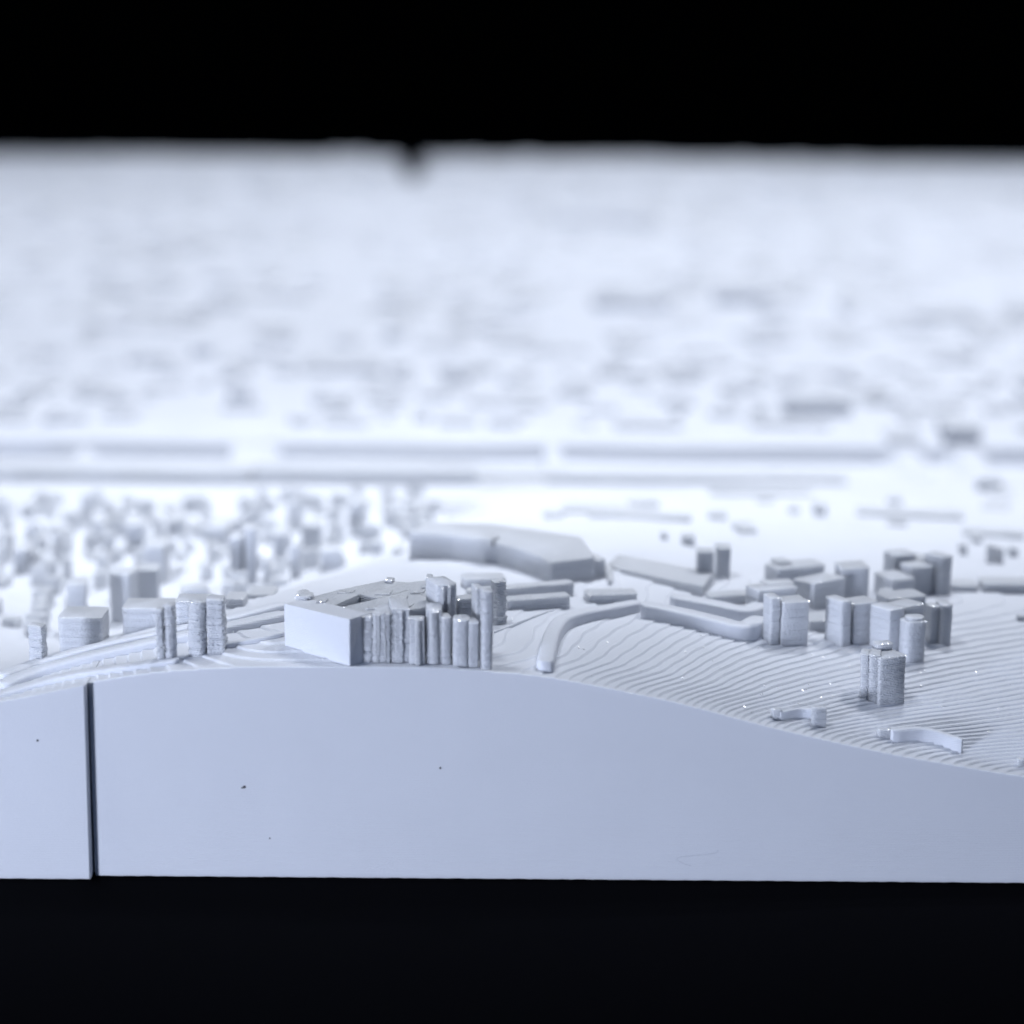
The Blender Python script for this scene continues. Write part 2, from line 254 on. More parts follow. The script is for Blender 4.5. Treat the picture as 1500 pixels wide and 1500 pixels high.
 ('building', None, False, [(-10.67, 44.0), (-9.63, 44.0), (-9.63, 46.0), (-10.67, 46.0)], 12.73, 13.83, 0.25, 0.5),
 ('building', None, False, [(-12.87, 50.0), (-11.93, 50.0), (-11.93, 52.0), (-12.87, 52.0)], 11.25, 13.11, 0.25, 0.5),
 ('building', None, False, [(-20.39, 60.0), (-18.42, 60.0), (-18.42, 63.0), (-20.39, 63.0)], 9.19, 12.39, 0.25, 0.5),
 ('building', None, False, [(-22.61, 55.91), (-21.33, 56.09), (-21.74, 59.06), (-23.02, 58.88)], 9.16, 12.48, 0.25, 0.5),
 ('building', None, False, [(-33.62, 48.0), (-31.75, 48.0), (-31.75, 52.0), (-33.62, 52.0)], 9.02, 13.1, 0.25, 0.5),
 ('building', None, False, [(-41.25, 72.0), (-40.9, 72.0), (-40.9, 74.0), (-41.25, 74.0)], 8.61, 11.97, 0.25, 0.5),
 ('building', None, False, [(-51.24, 78.0), (-49.82, 78.0), (-49.82, 81.0), (-51.24, 81.0)], 8.49, 10.08, 0.25, 0.5),
 ('long_building', None, False, [(-10.77, 80.0), (-3.59, 80.0), (-3.59, 84.0), (-10.77, 84.0)], 8.8, 9.92, 0.3, 0.4),
 ('long_building', None, False, [(4.78, 66.52), (12.14, 65.48), (12.56, 68.45), (5.19, 69.49)], 11.59, 12.8, 0.3, 0.4),
 ('long_building', None, False, [(30.57, 70.0), (31.73, 70.0), (31.73, 73.0), (30.57, 73.0)], 10.93, 12.49, 0.3, 0.4),
 ('long_building', None, False, [(34.8, 70.83), (45.32, 69.17), (45.79, 72.13), (35.27, 73.8)], 10.82, 11.75, 0.3, 0.4),
 ('long_building', None, False, [(21.32, 86.29), (32.33, 85.71), (32.49, 88.71), (21.48, 89.28)], 9.47, 10.52, 0.3, 0.4),
 ('long_building', None, False, [(-3.83, 95.0), (3.79, 95.0), (3.79, 98.0), (-3.83, 98.0)], 8.22, 9.34, 0.3, 0.4),
 ('long_building', None, False, [(7.33, 60.86), (17.06, 59.14), (17.41, 61.11), (7.68, 62.83)], 12.64, 13.65, 0.3, 0.4),
 ('embankment', None, False, [(-67.51, 100.0), (-29.89, 100.0), (-29.89, 105.0), (-67.51, 105.0)], 5.51, 9.48, 0.3, 0.3),
 ('embankment', None, False, [(-29.58, 100.0), (-3.91, 100.0), (-3.91, 105.0), (-29.58, 105.0)], 5.47, 9.66, 0.3, 0.3),
 ('embankment', None, False, [(-3.74, 100.73), (37.96, 99.27), (38.1, 103.27), (-3.6, 104.73)], 5.47, 9.21, 0.3, 0.3),
 ('quay_hall', None, False, [(-68.32, 134.0), (-62.2, 134.0), (-62.2, 139.0), (-68.32, 139.0)], 8.28, 9.19, 0.4, 0.3),
 ('quay_hall', None, False, [(-52.92, 136.0), (-48.52, 136.0), (-48.52, 141.0), (-52.92, 141.0)], 8.5, 9.43, 0.4, 0.3),
 ('quay_hall', None, False, [(-24.49, 133.0), (-18.39, 133.0), (-18.39, 137.0), (-24.49, 137.0)], 8.28, 9.24, 0.4, 0.3),
 ('quay_hall', None, False, [(-9.7, 134.0), (-4.45, 134.0), (-4.45, 139.0), (-9.7, 139.0)], 8.33, 9.27, 0.4, 0.3),
 ('quay_hall', None, False, [(13.0, 133.0), (21.71, 133.0), (21.71, 138.0), (13.0, 138.0)], 8.24, 9.16, 0.4, 0.3),
 ('quay_hall', None, False, [(30.53, 134.0), (37.52, 134.0), (37.52, 140.0), (30.53, 140.0)], 8.37, 9.34, 0.4, 0.3),
 ('long_building', None, False, [(-30.26, 168.0), (-18.61, 168.0), (-18.61, 178.0), (-30.26, 178.0)], 9.43, 10.84, 0.6, 0.3),
 ('long_building', None, False, [(-6.31, 147.32), (4.26, 144.68), (5.23, 148.56), (-5.34, 151.2)], 8.78, 9.7, 0.6, 0.3),
 ('long_building', None, False, [(35.72, 142.0), (44.68, 142.0), (44.68, 148.0), (35.72, 148.0)], 8.68, 10.9, 0.6, 0.3),
 ('long_building', None, False, [(6.89, 341.22), (30.17, 338.78), (31.01, 346.73), (7.72, 349.18)], 14.1, 16.73, 0.6, 0.3),
 ('long_building', None, False, [(13.33, 225.0), (26.37, 225.0), (26.37, 235.0), (13.33, 235.0)], 11.46, 13.47, 0.6, 0.3),
 ('long_building', None, False, [(62.04, 432.91), (74.54, 427.09), (82.99, 445.21), (70.49, 451.04)], 14.89, 16.8, 0.6, 0.3),
 ('long_building', None, False, [(64.97, 215.0), (76.02, 215.0), (76.02, 225.0), (64.97, 225.0)], 11.18, 12.71, 0.6, 0.3),
 ('long_building', None, False, [(-52.0, 241.43), (-35.76, 238.57), (-34.72, 244.48), (-50.96, 247.34)], 10.63, 12.07, 0.6, 0.3),
 ('long_building', None, False, [(54.08, 127.0), (58.77, 127.0), (58.77, 134.0), (54.08, 134.0)], 7.83, 10.15, 0.6, 0.3),
 ('long_building', None, False, [(47.06, 127.0), (51.33, 127.0), (51.33, 133.0), (47.06, 133.0)], 7.82, 8.88, 0.6, 0.3),
 ('long_building', None, False, [(34.15, 230.0), (43.33, 230.0), (43.33, 238.0), (34.15, 238.0)], 11.76, 14.14, 0.6, 0.3),
]
# name, label, path (mm), width, height above ground
RIBBONS = [
 ('road_ribbon', None, [(-36.71, 2.25), (-34.2, 4.51), (-29.92, 5.77), (-26.3, 6.76), (-22.67, 7.88), (-19.76, 9.01), (-17.09, 10.84)], 1.5, 0.45),
 ('road_ribbon', None, [(-37.2, 4.51), (-34.8, 7.46), (-30.47, 8.87), (-25.91, 9.15), (-21.48, 10.56), (-17.4, 13.93)], 1.2, 0.42),
 ('road_ribbon', None, [(-37.29, 0.43), (-33.69, 1.97), (-30.02, 2.11), (-26.8, 1.97), (-23.8, 2.25)], 1.3, 0.22),
 ('road_ribbon', None, [(-20.72, 4.37), (-18.35, 5.35), (-16.68, 6.62)], 0.5, 0.25),
 ('road_ribbon', 'raised road curving up from the front edge beside a dark slit', [(2.42, 1.13), (2.71, 4.51), (3.12, 8.73), (3.9, 12.1), (5.3, 14.07), (7.47, 16.04), (9.92, 18.3)], 1.25, 0.75),
 ('filament_hair', None, [(-1.25, 8.87), (0.07, 11.12), (1.63, 13.79), (3.35, 16.33)], 0.12, 0.1),
 ('low_wall', 'outer low wall of the pair curving towards the right-hand blocks', [(10.18, 17.03), (12.27, 16.47), (14.87, 15.62), (17.18, 14.78), (18.09, 14.92), (19.36, 17.03)], 1.7, 1.0),
 ('low_wall', 'inner low wall of the pair curving towards the right-hand blocks', [(12.62, 20.12), (15.18, 19.56), (17.81, 18.72), (18.75, 19.0), (19.84, 20.69)], 1.7, 1.05),
 ('low_wall', None, [(19.34, 1.69), (20.3, 2.4), (21.14, 2.82), (21.94, 2.82)], 0.42, 0.62),
 ('low_wall', 'small curved wall near the front edge at the lower right', [(27.51, 2.11), (28.79, 2.68), (30.08, 2.96), (31.53, 2.68), (32.63, 2.11)], 0.6, 0.8),
]
SPECKS = [(-19.04, 6.88), (-4.98, 8.43), (-17.24, 3.02), (-33.52, 10.48)]
CURL = [(15.03, 2.4), (14.64, 2.14), (12.14, 1.8), (12.5, 1.39), (13.09, 1.19)]
GLINTS = [(14.43, 24.2, 15.03), (14.78, 22.94, 14.97), (14.57, 21.53, 14.94), (9.83, 18.72, 15.37), (29.4, 14.07, 12.79), (29.7, 13.93, 12.73), (28.97, 12.95, 12.68), (30.0, 11.82, 12.37), (21.88, 6.62, 12.48), (21.54, 6.34, 12.46), (23.78, 8.02, 12.49), (22.84, 5.77, 12.12), (23.77, 6.34, 12.06), (24.29, 8.02, 12.39), (22.13, 7.46, 12.6), (8.55, -0.42, 14.16), (35.02, 4.65, 9.96), (31.58, 12.24, 12.26), (31.19, 12.1, 12.24), (-6.4, 16.18, 16.45), (23.02, 12.81, 13.33), (23.84, 12.67, 13.21), (21.0, 4.22, 12.11), (19.69, 6.05, 12.74), (-22.32, 5.21, 15.92), (-18.44, 10.98, 16.45), (-17.94, 8.59, 16.42), (-31.81, 11.96, 13.93), (26.97, 12.95, 12.88), (35.69, 13.23, 11.95)]

# ---------------------------------------------------------------- materials
def new_mat(name):
    m = bpy.data.materials.new(name)
    m.use_nodes = True
    return m, m.node_tree, m.node_tree.nodes['Principled BSDF']
def plastic_material(name, color, rough, sss, sss_mm, relief, grain, grain_scale):
    m, t, p = new_mat(name)
    n, l = t.nodes, t.links
    geo = n.new('ShaderNodeNewGeometry')
    sep = n.new('ShaderNodeSeparateXYZ')
    l.new(geo.outputs['Position'], sep.inputs[0])
    # fine printed layers on walls: a ripple in z; extrusion lines on level faces: a ripple across x+y
    zs = n.new('ShaderNodeMath'); zs.operation = 'MULTIPLY'; zs.inputs[1].default_value = 2 * math.pi / (0.13 * MM)
    l.new(sep.outputs['Z'], zs.inputs[0])
    zsin = n.new('ShaderNodeMath'); zsin.operation = 'SINE'; l.new(zs.outputs[0], zsin.inputs[0])
    xy = n.new('ShaderNodeMath'); xy.operation = 'ADD'; l.new(sep.outputs['X'], xy.inputs[0]); l.new(sep.outputs['Y'], xy.inputs[1])
    xs = n.new('ShaderNodeMath'); xs.operation = 'MULTIPLY'; xs.inputs[1].default_value = 2 * math.pi / (0.42 * MM)
    l.new(xy.outputs[0], xs.inputs[0])
    xsin = n.new('ShaderNodeMath'); xsin.operation = 'SINE'; l.new(xs.outputs[0], xsin.inputs[0])
    nz = n.new('ShaderNodeSeparateXYZ'); l.new(geo.outputs['Normal'], nz.inputs[0])
    up = n.new('ShaderNodeMapRange'); up.inputs[1].default_value = .55; up.inputs[2].default_value = .9
    l.new(nz.outputs['Z'], up.inputs[0])
    mix = n.new('ShaderNodeMix'); l.new(up.outputs[0], mix.inputs[0]); l.new(zsin.outputs[0], mix.inputs[2]); l.new(xsin.outputs[0], mix.inputs[3])
    noise = n.new('ShaderNodeTexNoise'); noise.inputs['Scale'].default_value = grain_scale; noise.inputs['Detail'].default_value = 4
    l.new(geo.outputs['Position'], noise.inputs['Vector'])
    comb = n.new('ShaderNodeMath'); comb.operation = 'MULTIPLY_ADD'; comb.inputs[1].default_value = grain
    l.new(noise.outputs[0], comb.inputs[0]); l.new(mix.outputs[0], comb.inputs[2])
    b = n.new('ShaderNodeBump'); b.inputs['Strength'].default_value = .8; b.inputs['Distance'].default_value = relief * MM
    l.new(comb.outputs[0], b.inputs['Height']); l.new(b.outputs[0], p.inputs['Normal'])
    big = n.new('ShaderNodeTexNoise'); big.inputs['Scale'].default_value = 160; big.inputs['Detail'].default_value = 5
    l.new(geo.outputs['Position'], big.inputs['Vector'])
    ramp = n.new('ShaderNodeMapRange'); ramp.inputs[3].default_value = rough - .08; ramp.inputs[4].default_value = rough + .1
    l.new(big.outputs[0], ramp.inputs[0]); l.new(ramp.outputs[0], p.inputs['Roughness'])
    cr = n.new('ShaderNodeMix'); cr.data_type = 'RGBA'
    cr.inputs[6].default_value = (*[c * .955 for c in color], 1); cr.inputs[7].default_value = (*color, 1)
    l.new(big.outputs[0], cr.inputs[0]); l.new(cr.outputs[2], p.inputs['Base Color'])
    p.inputs['Subsurface Weight'].default_value = sss
    p.inputs['Subsurface Radius'].default_value = (1, 1, 1)
    p.inputs['Subsurface Scale'].default_value = sss_mm * MM
    p.inputs['IOR'].default_value = 1.46
    return m
PLASTIC = plastic_material('white_plastic', (.74, .76, .81), .5, .5, .28, .010, 1.8, 5000)
FACADE = plastic_material('printed_facade_plastic', (.76, .78, .82), .30, .6, .7, .05, 4.6, 5600)
def plain(name, color, rough):
    m, t, p = new_mat(name)
    n, l = t.nodes, t.links
    geo = n.new('ShaderNodeNewGeometry'); nt = n.new('ShaderNodeTexNoise'); nt.inputs['Scale'].default_value = 900; nt.inputs['Detail'].default_value = 6
    l.new(geo.outputs['Position'], nt.inputs['Vector'])
    mx = n.new('ShaderNodeMix'); mx.data_type = 'RGBA'
    mx.inputs[6].default_value = (*[c * .6 for c in color], 1); mx.inputs[7].default_value = (*[c * 1.4 for c in color], 1)
    l.new(nt.outputs[0], mx.inputs[0]); l.new(mx.outputs[2], p.inputs['Base Color'])
    p.inputs['Roughness'].default_value = rough
    p.inputs['Specular IOR Level'].default_value = .03
    return m
BLACK_TABLE = plain('black_cloth', (.0002, .0003, .0012), .95)
BACKDROP = plain('black_backdrop', (.001, .001, .001), 1)
DUST = plain('dark_dust', (.03, .03, .035), .9)
HAIR = plain('grey_fibre', (.45, .48, .54), .7)

# ---------------------------------------------------------------- helpers
COL = scene.collection
def link(o, parent=None):
    COL.objects.link(o)
    if parent is not None:
        o.parent = parent
    return o
def mesh_from(name, verts, faces, mat, smooth=None):
    me = bpy.data.meshes.new(name)
    me.from_pydata([tuple(c * MM for c in v) for v in verts], [], faces)
    me.materials.append(mat)
    if smooth is not None:
        me.polygons.foreach_set('use_smooth', [True] * len(me.polygons))
        me.set_sharp_from_angle(angle=math.radians(smooth))
    me.update()
    return me
def part(name, me, parent, loc=(0, 0, 0), label=None):
    o = bpy.data.objects.new(name, me)
    link(o, parent)
    o.location = [c * MM for c in loc]
    if label:
        o['label'] = label
    return o

# ---------------------------------------------------------------- table and backdrop
tb = mesh_from('table', [(-700, -420, 0), (700, -420, 0), (700, 860, 0), (-700, 860, 0), (-700, -420, -20), (700, -420, -20), (700, 860, -20), (-700, 860, -20)],
               [(0, 1, 2, 3), (7, 6, 5, 4), (0, 4, 5, 1), (1, 5, 6, 2), (2, 6, 7, 3), (3, 7, 4, 0)], BLACK_TABLE)
table = part('table', tb, None, (0, 0, -.05)); table['kind'] = 'structure'
bd = mesh_from('backdrop', [(-3000, 2600, -900), (3000, 2600, -900), (3000, 2600, 1800), (-3000, 2600, 1800), (-3000, 2620, -900), (3000, 2620, -900), (3000, 2620, 1800), (-3000, 2620, 1800)],
               [(0, 1, 2, 3), (7, 6, 5, 4), (0, 4, 5, 1), (1, 5, 6, 2), (2, 6, 7, 3), (3, 7, 4, 0)], BACKDROP)
backdrop = part('backdrop', bd, None); backdrop['kind'] = 'structure'

# ---------------------------------------------------------------- tiles
def spaced(stops):
    """[(position, step), ...] -> coordinates, each step used up to the next stop"""
    out = []
    for (a, s), (b, _) in zip(stops, stops[1:]):
        n = max(1, int(round((b - a) / s)))
        out += list(np.linspace(a, b, n, endpoint=False))
    return np.array(out + [stops[-1][0]])
def terrace(z, Y):
    q = z / LAYER
    k = np.floor(q); f = q - k
    t = np.clip((f - .87) / .13, 0, 1); t = t * t * (3 - 2 * t)
    lip = .05 * np.exp(-((f - .03) / .07) ** 2) + .05 * np.exp(-((f - 1.03) / .07) ** 2)
    s = (k + t + .05 * f + lip) * LAYER
    w = np.clip((75 - Y) / 15, 0, 1) * (.35 + .65 * np.clip((Y - .15) / .6, 0, 1))
    return s * w + z * (1 - w)
def tile(label, x0, x1, y0, y1, xs, ys, seam_x, r_front, r_back, origin):
    root = bpy.data.objects.new('map_tile', None)
    link(root)
    root.empty_display_size = .01
    root.location = [c * MM for c in origin]
    root['label'] = label
    root['category'] = 'map tile'
    nx, ny = len(xs), len(ys)
    Z = ground_grid(xs, ys)
    X, Y = np.meshgrid(xs, ys)
    Z = terrace(Z, Y)
    # soft upper rim along the front wall
    Z[0] -= .05
    # rounded vertical corners at the seam
    off = np.zeros(ny)
    for r, dist in ((r_front, ys - y0), (r_back, y1 - ys)):
        if r > 0:
            q = np.clip((r - dist) / r, 0, 1)
            off += r * (1 - np.sqrt(np.clip(1 - q * q, 0, 1)))
    sgn = -1 if seam_x == x1 else 1
    wx = np.clip(1 - np.abs(xs - seam_x) / 6.0, 0, 1)
    X = X + sgn * off[:, None] * wx[None, :]
    verts = [np.stack([X, Y, Z], -1).reshape(-1, 3)]
    idx = np.arange(nx * ny).reshape(ny, nx)
    quads = [np.stack([idx[:-1, :-1], idx[:-1, 1:], idx[1:, 1:], idx[1:, :-1]], -1).reshape(-1, 4)]
    # walls: loop round the rim, rings downwards
    loop = np.concatenate([idx[0, :], idx[1:, -1], idx[-1, -2::-1], idx[-2:0:-1, 0]])
    top = verts[0][loop]
    n = len(loop)
    prev = loop
    base = nx * ny
    cx, cy = (x0 + x1) / 2, (y0 + y1) / 2
    for k, (frac, absz, ins) in enumerate(((.5, None, .0), (None, .35, .0), (None, .1, .03), (None, 0, .12))):
        ring = top.copy()
        ring[:, 2] = top[:, 2] * frac if frac else absz
        if absz == 0:
            ring[:, 2] += .03 * np.abs(np.sin(top[:, 0] * 2.1) * np.sin(top[:, 0] * .7 + 1))
        ring[:, 0] -= np.sign(top[:, 0] - cx) * ins * (np.abs(top[:, 0] - cx) > (x1 - x0) / 2 - 4)
        ring[:, 1] -= np.sign(top[:, 1] - cy) * ins * (np.abs(top[:, 1] - cy) > (y1 - y0) / 2 - .01)
        lean = (top[:, 2] - ring[:, 2]) / 15 * .05 * (np.abs(top[:, 0] - seam_x) < 4)
        ring[:, 0] += sgn * lean
        cur = base + np.arange(n)
        quads.append(np.stack([prev, cur, np.roll(cur, -1), np.roll(prev, -1)], -1))
        verts.append(ring); prev = cur; base += n
    V = np.concatenate(verts) - np.array(origin)
    V *= MM
    Q = np.concatenate(quads)
    me = bpy.data.meshes.new('terrain_block')
    me.vertices.add(len(V)); me.vertices.foreach_set('co', V.astype(np.float32).ravel())
    nq = len(Q)
    me.loops.add(nq * 4 + n); me.polygons.add(nq + 1)
    me.loops.foreach_set('vertex_index', np.concatenate([Q.ravel(), prev[::-1]]).astype(np.int32))
    me.polygons.foreach_set('loop_start', np.concatenate([np.arange(nq) * 4, [nq * 4]]).astype(np.int32))
    me.update(calc_edges=True); me.validate()
    me.set_sharp_from_angle(angle=math.radians(30))
    me.polygons.foreach_set('use_smooth', [i < (nx - 1) * (ny - 1) for i in range(len(me.polygons))])
    me.materials.append(PLASTIC)
    part('terrain_block', me, root)
    root['x'] = 0; del root['x']
    return root
XS_R = spaced([(-29.95, .1), (46, 1.2), (70, 5), (170, 1)])
XS_L = spaced([(-230, 8), (-70, 1.5), (-46, .16), (-29.99, 1)])
YS_R = spaced([(0, .06), (26, .12), (34, .25), (62, .8), (98, .5), (104, 2), (124, .2), (126, 1), (128, 2), (182.7, 1)])
YS_L = spaced([(-0.7, .14), (24, .3), (45, .8), (98, .5), (104, 2), (124, .2), (126, 1), (128, 2), (182.6, 1)])
FX_R = spaced([(-29.96, .6), (-22, 2.2), (170, 1)])
FX_L = spaced([(-230, 2.2), (-38, .6), (-30.04, 1)])
TILES = {
 'R': (tile('in-focus white relief tile filling the front of the picture, buildings along its crest', -29.95, 170, 0, 182.7, XS_R, YS_R, -29.95, .05, 0, (70, 91, 0)), (70, 91, 0)),
 'L': (tile('front white relief tile left of the dark vertical seam, cut off by the left edge', -230, -29.99, -0.7, 182.6, XS_L, YS_L, -29.99, .14, 0, (-130, 91, 0)), (-130, 91, 0)),
 'MR': (tile('blurred white relief tile of the middle row, right of centre', -29.96, 170, 182.9, 365.5, FX_R, spaced([(182.9, 2.2), (365.5, 1)]), -29.96, 0, 0, (70, 274, 0)), (70, 274, 0)),
 'ML': (tile('blurred white relief tile of the middle row, at the left', -230, -30.04, 182.9, 365.5, FX_L, spaced([(182.9, 2.2), (365.5, 1)]), -30.04, 0, 0, (-130, 274, 0)), (-130, 274, 0)),
 'BR': (tile('farthest blurred relief tile right of the notch in the back edge', -29.96, 170, 365.9, 548, FX_R, spaced([(365.9, 2.2), (540, .4), (548, 1)]), -29.96, 0, 1.5, (70, 457, 0)), (70, 457, 0)),
 'BL': (tile('farthest blurred relief tile left of the notch in the back edge', -230, -30.04, 365.9, 548, FX_L, spaced([(365.9, 2.2), (540, .4), (548, 1)]), -30.04, 0, 1.5, (-130, 457, 0)), (-130, 457, 0)),
}
for t_, _ in TILES.values():
    t_['group'] = 'tiles of the printed city relief'
def tile_at(x, y):
    return ('' if y < 183 else 'M' if y < 365.7 else 'B') + ('R' if x > -30 else 'L')

# ---------------------------------------------------------------- printed prisms: buildings, pillars, bars
def rounded(poly, r):
    out = []
    n = len(poly)
    for i in range(n):
        p, a, b = (Vector((*poly[i], 0)), Vector((*poly[i - 1], 0)), Vector((*poly[(i + 1) % n], 0)))
        da, db = (a - p), (b - p)
        rr = min(r, da.length * .45, db.length * .45)
        s, e = p + da.normalized() * rr, p + db.normalized() * rr
        for t in (0, .33, .67, 1):
            out.append((1 - t) ** 2 * s + 2 * t * (1 - t) * p + t * t * e)
    # split long edges so that walls can waver
    res = []
    for i, p in enumerate(out):
        q = out[(i + 1) % len(out)]
        k = max(1, int((q - p).length / .7))
        res += [p.lerp(q, j / k) for j in range(k)]
    return res
def prism_mesh(name, poly, h, r, wob, rng):
    """walls built up of printed layers, each bulging a little and never quite above the last"""
    pts = rounded(poly, r)
    n = len(pts)
    nor = []
    for i in range(n):
        t = pts[(i + 1) % n] - pts[i - 1]
        nor.append(Vector((t.y, -t.x, 0)).normalized())
    fine = wob > .45
    nl = max(2, int(round(h / .17))) if fine else max(1, int(h / 1.2))
    lay = h / nl
    rings = []
    px = py = 0.0
    wave = [rng.uniform(0, 6.28) for _ in range(4)]
    for k in range(nl):
        px = px * .6 + rng.gauss(0, .005) * wob
        py = py * .6 + rng.gauss(0, .005) * wob
        d = rng.gauss(0, .007) * wob
        for f, o in (((0, -.024), (.5, .01)) if fine else ((0, 0),)):
            z = (k + f) * lay
            ring = []
            for i in range(n):
                w = .022 * wob * math.sin(i * 1.7 + wave[0] + z * .5) + .016 * wob * math.sin(i * .6 + z * 1.1 + wave[1]) + (rng.gauss(0, .012) * wob if wob > 1.5 else 0)
                p = pts[i] + nor[i] * (o + d + w)
                ring.append((p.x + px, p.y + py, z))
            rings.append(ring)
    last = rings[-1]
    sc = .05 if fine else .12
    z1 = h + rng.gauss(0, .01)
    cap = []
    for i in range(n):
        p = pts[i] - nor[i] * min(sc, .2 * r + .01)
        cap.append((p.x + px, p.y + py, z1 + .016 * wob * math.sin(i * 1.1 + wave[2])))
    rings.append([(x, y, z1 - .05) for x, y, z in last]); rings.append(cap)
    V = [v for ring in rings for v in ring]
    Fc = []
    for k in range(len(rings) - 1):
        for i in range(n):
            j = (i + 1) % n
            Fc.append((k * n + i, k * n + j, (k + 1) * n + j, (k + 1) * n + i))
    Fc.append(tuple((len(rings) - 1) * n + i for i in range(n)))
    Fc.append(tuple(range(n - 1, -1, -1)))
    return mesh_from(name, V, Fc, PLASTIC if wob < .3 else FACADE, 50)
rng = random.Random(7)
host = None
for name, label, sub, poly, z0, z1, r, wob in PRISMS:
    cx = sum(p[0] for p in poly) / len(poly); cy = sum(p[1] for p in poly) / len(poly)
    me = prism_mesh(name, [(x - cx, y - cy) for x, y in poly], z1 - z0, r, wob, rng)
    if sub:
        hx, hy, hz = host[1]
        part(name, me, host[0], (cx - hx, cy - hy, z0 - hz), label)
    else:
        root, org = TILES[tile_at(cx, cy)]
        o = part(name, me, root, (cx - org[0], cy - org[1], z0 - org[2]), label)
        host = (o, (cx, cy, z0))

# ---------------------------------------------------------------- ribbons: roads, low walls, stray filament
def ribbon_mesh(name, path, w, h):
    P = [Vector((*p, 0)) for p in path]
    # Catmull-Rom through the points
    pts = []
    for i in range(len(P) - 1):
        a, b, c, d = P[max(i - 1, 0)], P[i], P[i + 1], P[min(i + 2, len(P) - 1)]
        k = max(2, int((c - b).length / .25))
        for j in range(k):
            t = j / k
            pts.append(.5 * ((2 * b) + (c - a) * t + (2 * a - 5 * b + 4 * c - d) * t * t + (3 * b - a - 3 * c + d) * t ** 3))
    pts.append(P[-1])
    e = min(.3 * w, .25, .45 * h)
    section = [(-.5 * w, -.5), (-.5 * w, h - e), (-.5 * w + .3 * e, h - .3 * e), (-.5 * w + e, h), (.5 * w - e, h), (.5 * w - .3 * e, h - .3 * e), (.5 * w, h - e), (.5 * w, -.5)]
    m = len(section)
    V, Fc = [], []
    zsm = [ground(p.x, p.y) for p in pts]
    zsm = [sum(zsm[max(0, i - 3):i + 4]) / len(zsm[max(0, i - 3):i + 4]) for i in range(len(zsm))]
    for i, p in enumerate(pts):
        t = (pts[min(i + 1, len(pts) - 1)] - pts[max(i - 1, 0)]).normalized()
        s = Vector((t.y, -t.x, 0))
        endf = min(1, .55 + .45 * min(i, len(pts) - 1 - i) / 2)
        for u, v in section:
            q = p + s * (u * endf * (1 + rng.gauss(0, .012)))
            V.append((q.x, q.y, zsm[i] + (round(v / LAYER * 4) / 4 * LAYER if v > 0 else v) + rng.gauss(0, .008)))
    for i in range(len(pts) - 1):
        for j in range(m):
            jj = (j + 1) % m
            Fc.append((i * m + j, i * m + jj, (i + 1) * m + jj, (i + 1) * m + j))
    Fc.append(tuple(range(m - 1, -1, -1))); Fc.append(tuple((len(pts) - 1) * m + j for j in range(m)))
    ox, oy = path[0]; oz = zsm[0]
    return mesh_from(name, [(x - ox, y - oy, z - oz) for x, y, z in V], [f[::-1] for f in Fc], PLASTIC, 55), (ox, oy, oz)
for name, label, path, w, h in RIBBONS:
    me, loc = ribbon_mesh(name, path, w, h)
    mid = path[len(path) // 2]
    root, org = TILES[tile_at(*mid)]
    part(name, me, root, tuple(a - b for a, b in zip(loc, org)), label)

# ---------------------------------------------------------------- the blurred city: low printed blocks scattered over the valley and the far hillside
PROTO = [prism_mesh('building', [(-.5, -.5), (.5, -.5), (.5, .5), (-.5, .5)], 1, .09, .3, rng),
         prism_mesh('building', [(-.5, -.5), (.5, -.5), (.5, 0), (.05, 0), (.05, .5), (-.5, .5)], 1, .09, .3, rng),
         prism_mesh('building', [(-.5, -.5), (.5, -.5), (.5, .5), (.2, .5), (.2, -.1), (-.2, -.1), (-.2, .5), (-.5, .5)], 1, .06, .3, rng)]
taken = [(sum(p[0] for p in e[3]) / len(e[3]), sum(p[1] for p in e[3]) / len(e[3]), max(abs(p[0] - e[3][0][0]) for p in e[3])) for e in PRISMS if not e[2]]
def scatter(n, xa, xb, ya, yb, wmin, wmax, hmin, hmax, keep):
    done = tries = 0
    while done < n and tries < n * 40:
        tries += 1
        y = rng.uniform(ya, yb); x = rng.uniform(xa, xb)
        if abs(x) > .235 * (y + 157) + 6 or 96 < y < 130 or not keep(x, y):
            continue
        w = rng.uniform(wmin, wmax); d = rng.uniform(wmin, wmax) * .7
        if any(abs(x - a) < (w + c) * .5 + .3 and abs(y - b) < (d + c) * .4 + .5 for a, b, c in taken):
            continue
        if min(abs(x + 30), abs(y - 183), abs(y - 365.7)) < w * .75 or y > 548 - w:
            continue
        taken.append((x, y, max(w, d)))
        h = rng.uniform(hmin, hmax) * (1.8 if rng.random() < .08 else 1)
        root, org = TILES[tile_at(x, y)]
        z = ground(x, y) - .4
        o = part('building', PROTO[rng.choice((0, 0, 0, 1, 2))], root, (x - org[0], y - org[1], z))
        o.scale = (w, d, h + .4)
        o.rotation_euler.z = .25 * math.sin(x * .05 + y * .03) + rng.gauss(0, .08) + (math.pi / 2 if rng.random() < .3 else 0)
        done += 1
    return done
scatter(190, -75, -8, 28, 95, .8, 2.0, .5, 2.0, lambda x, y: y > 30 + (x + 36) * .75 if x > -36 else True)
scatter(16, -8, 70, 54, 95, 1.6, 4.5, .3, .7, lambda x, y: True)
scatter(130, -90, 90, 133, 182, 1.8, 6, .3, 1.0, lambda x, y: True)
scatter(290, -130, 130, 186, 362, 3, 9, .35, .95, lambda x, y: True)
scatter(290, -168, 168, 369, 540, 4, 11, .4, 1.1, lambda x, y: True)

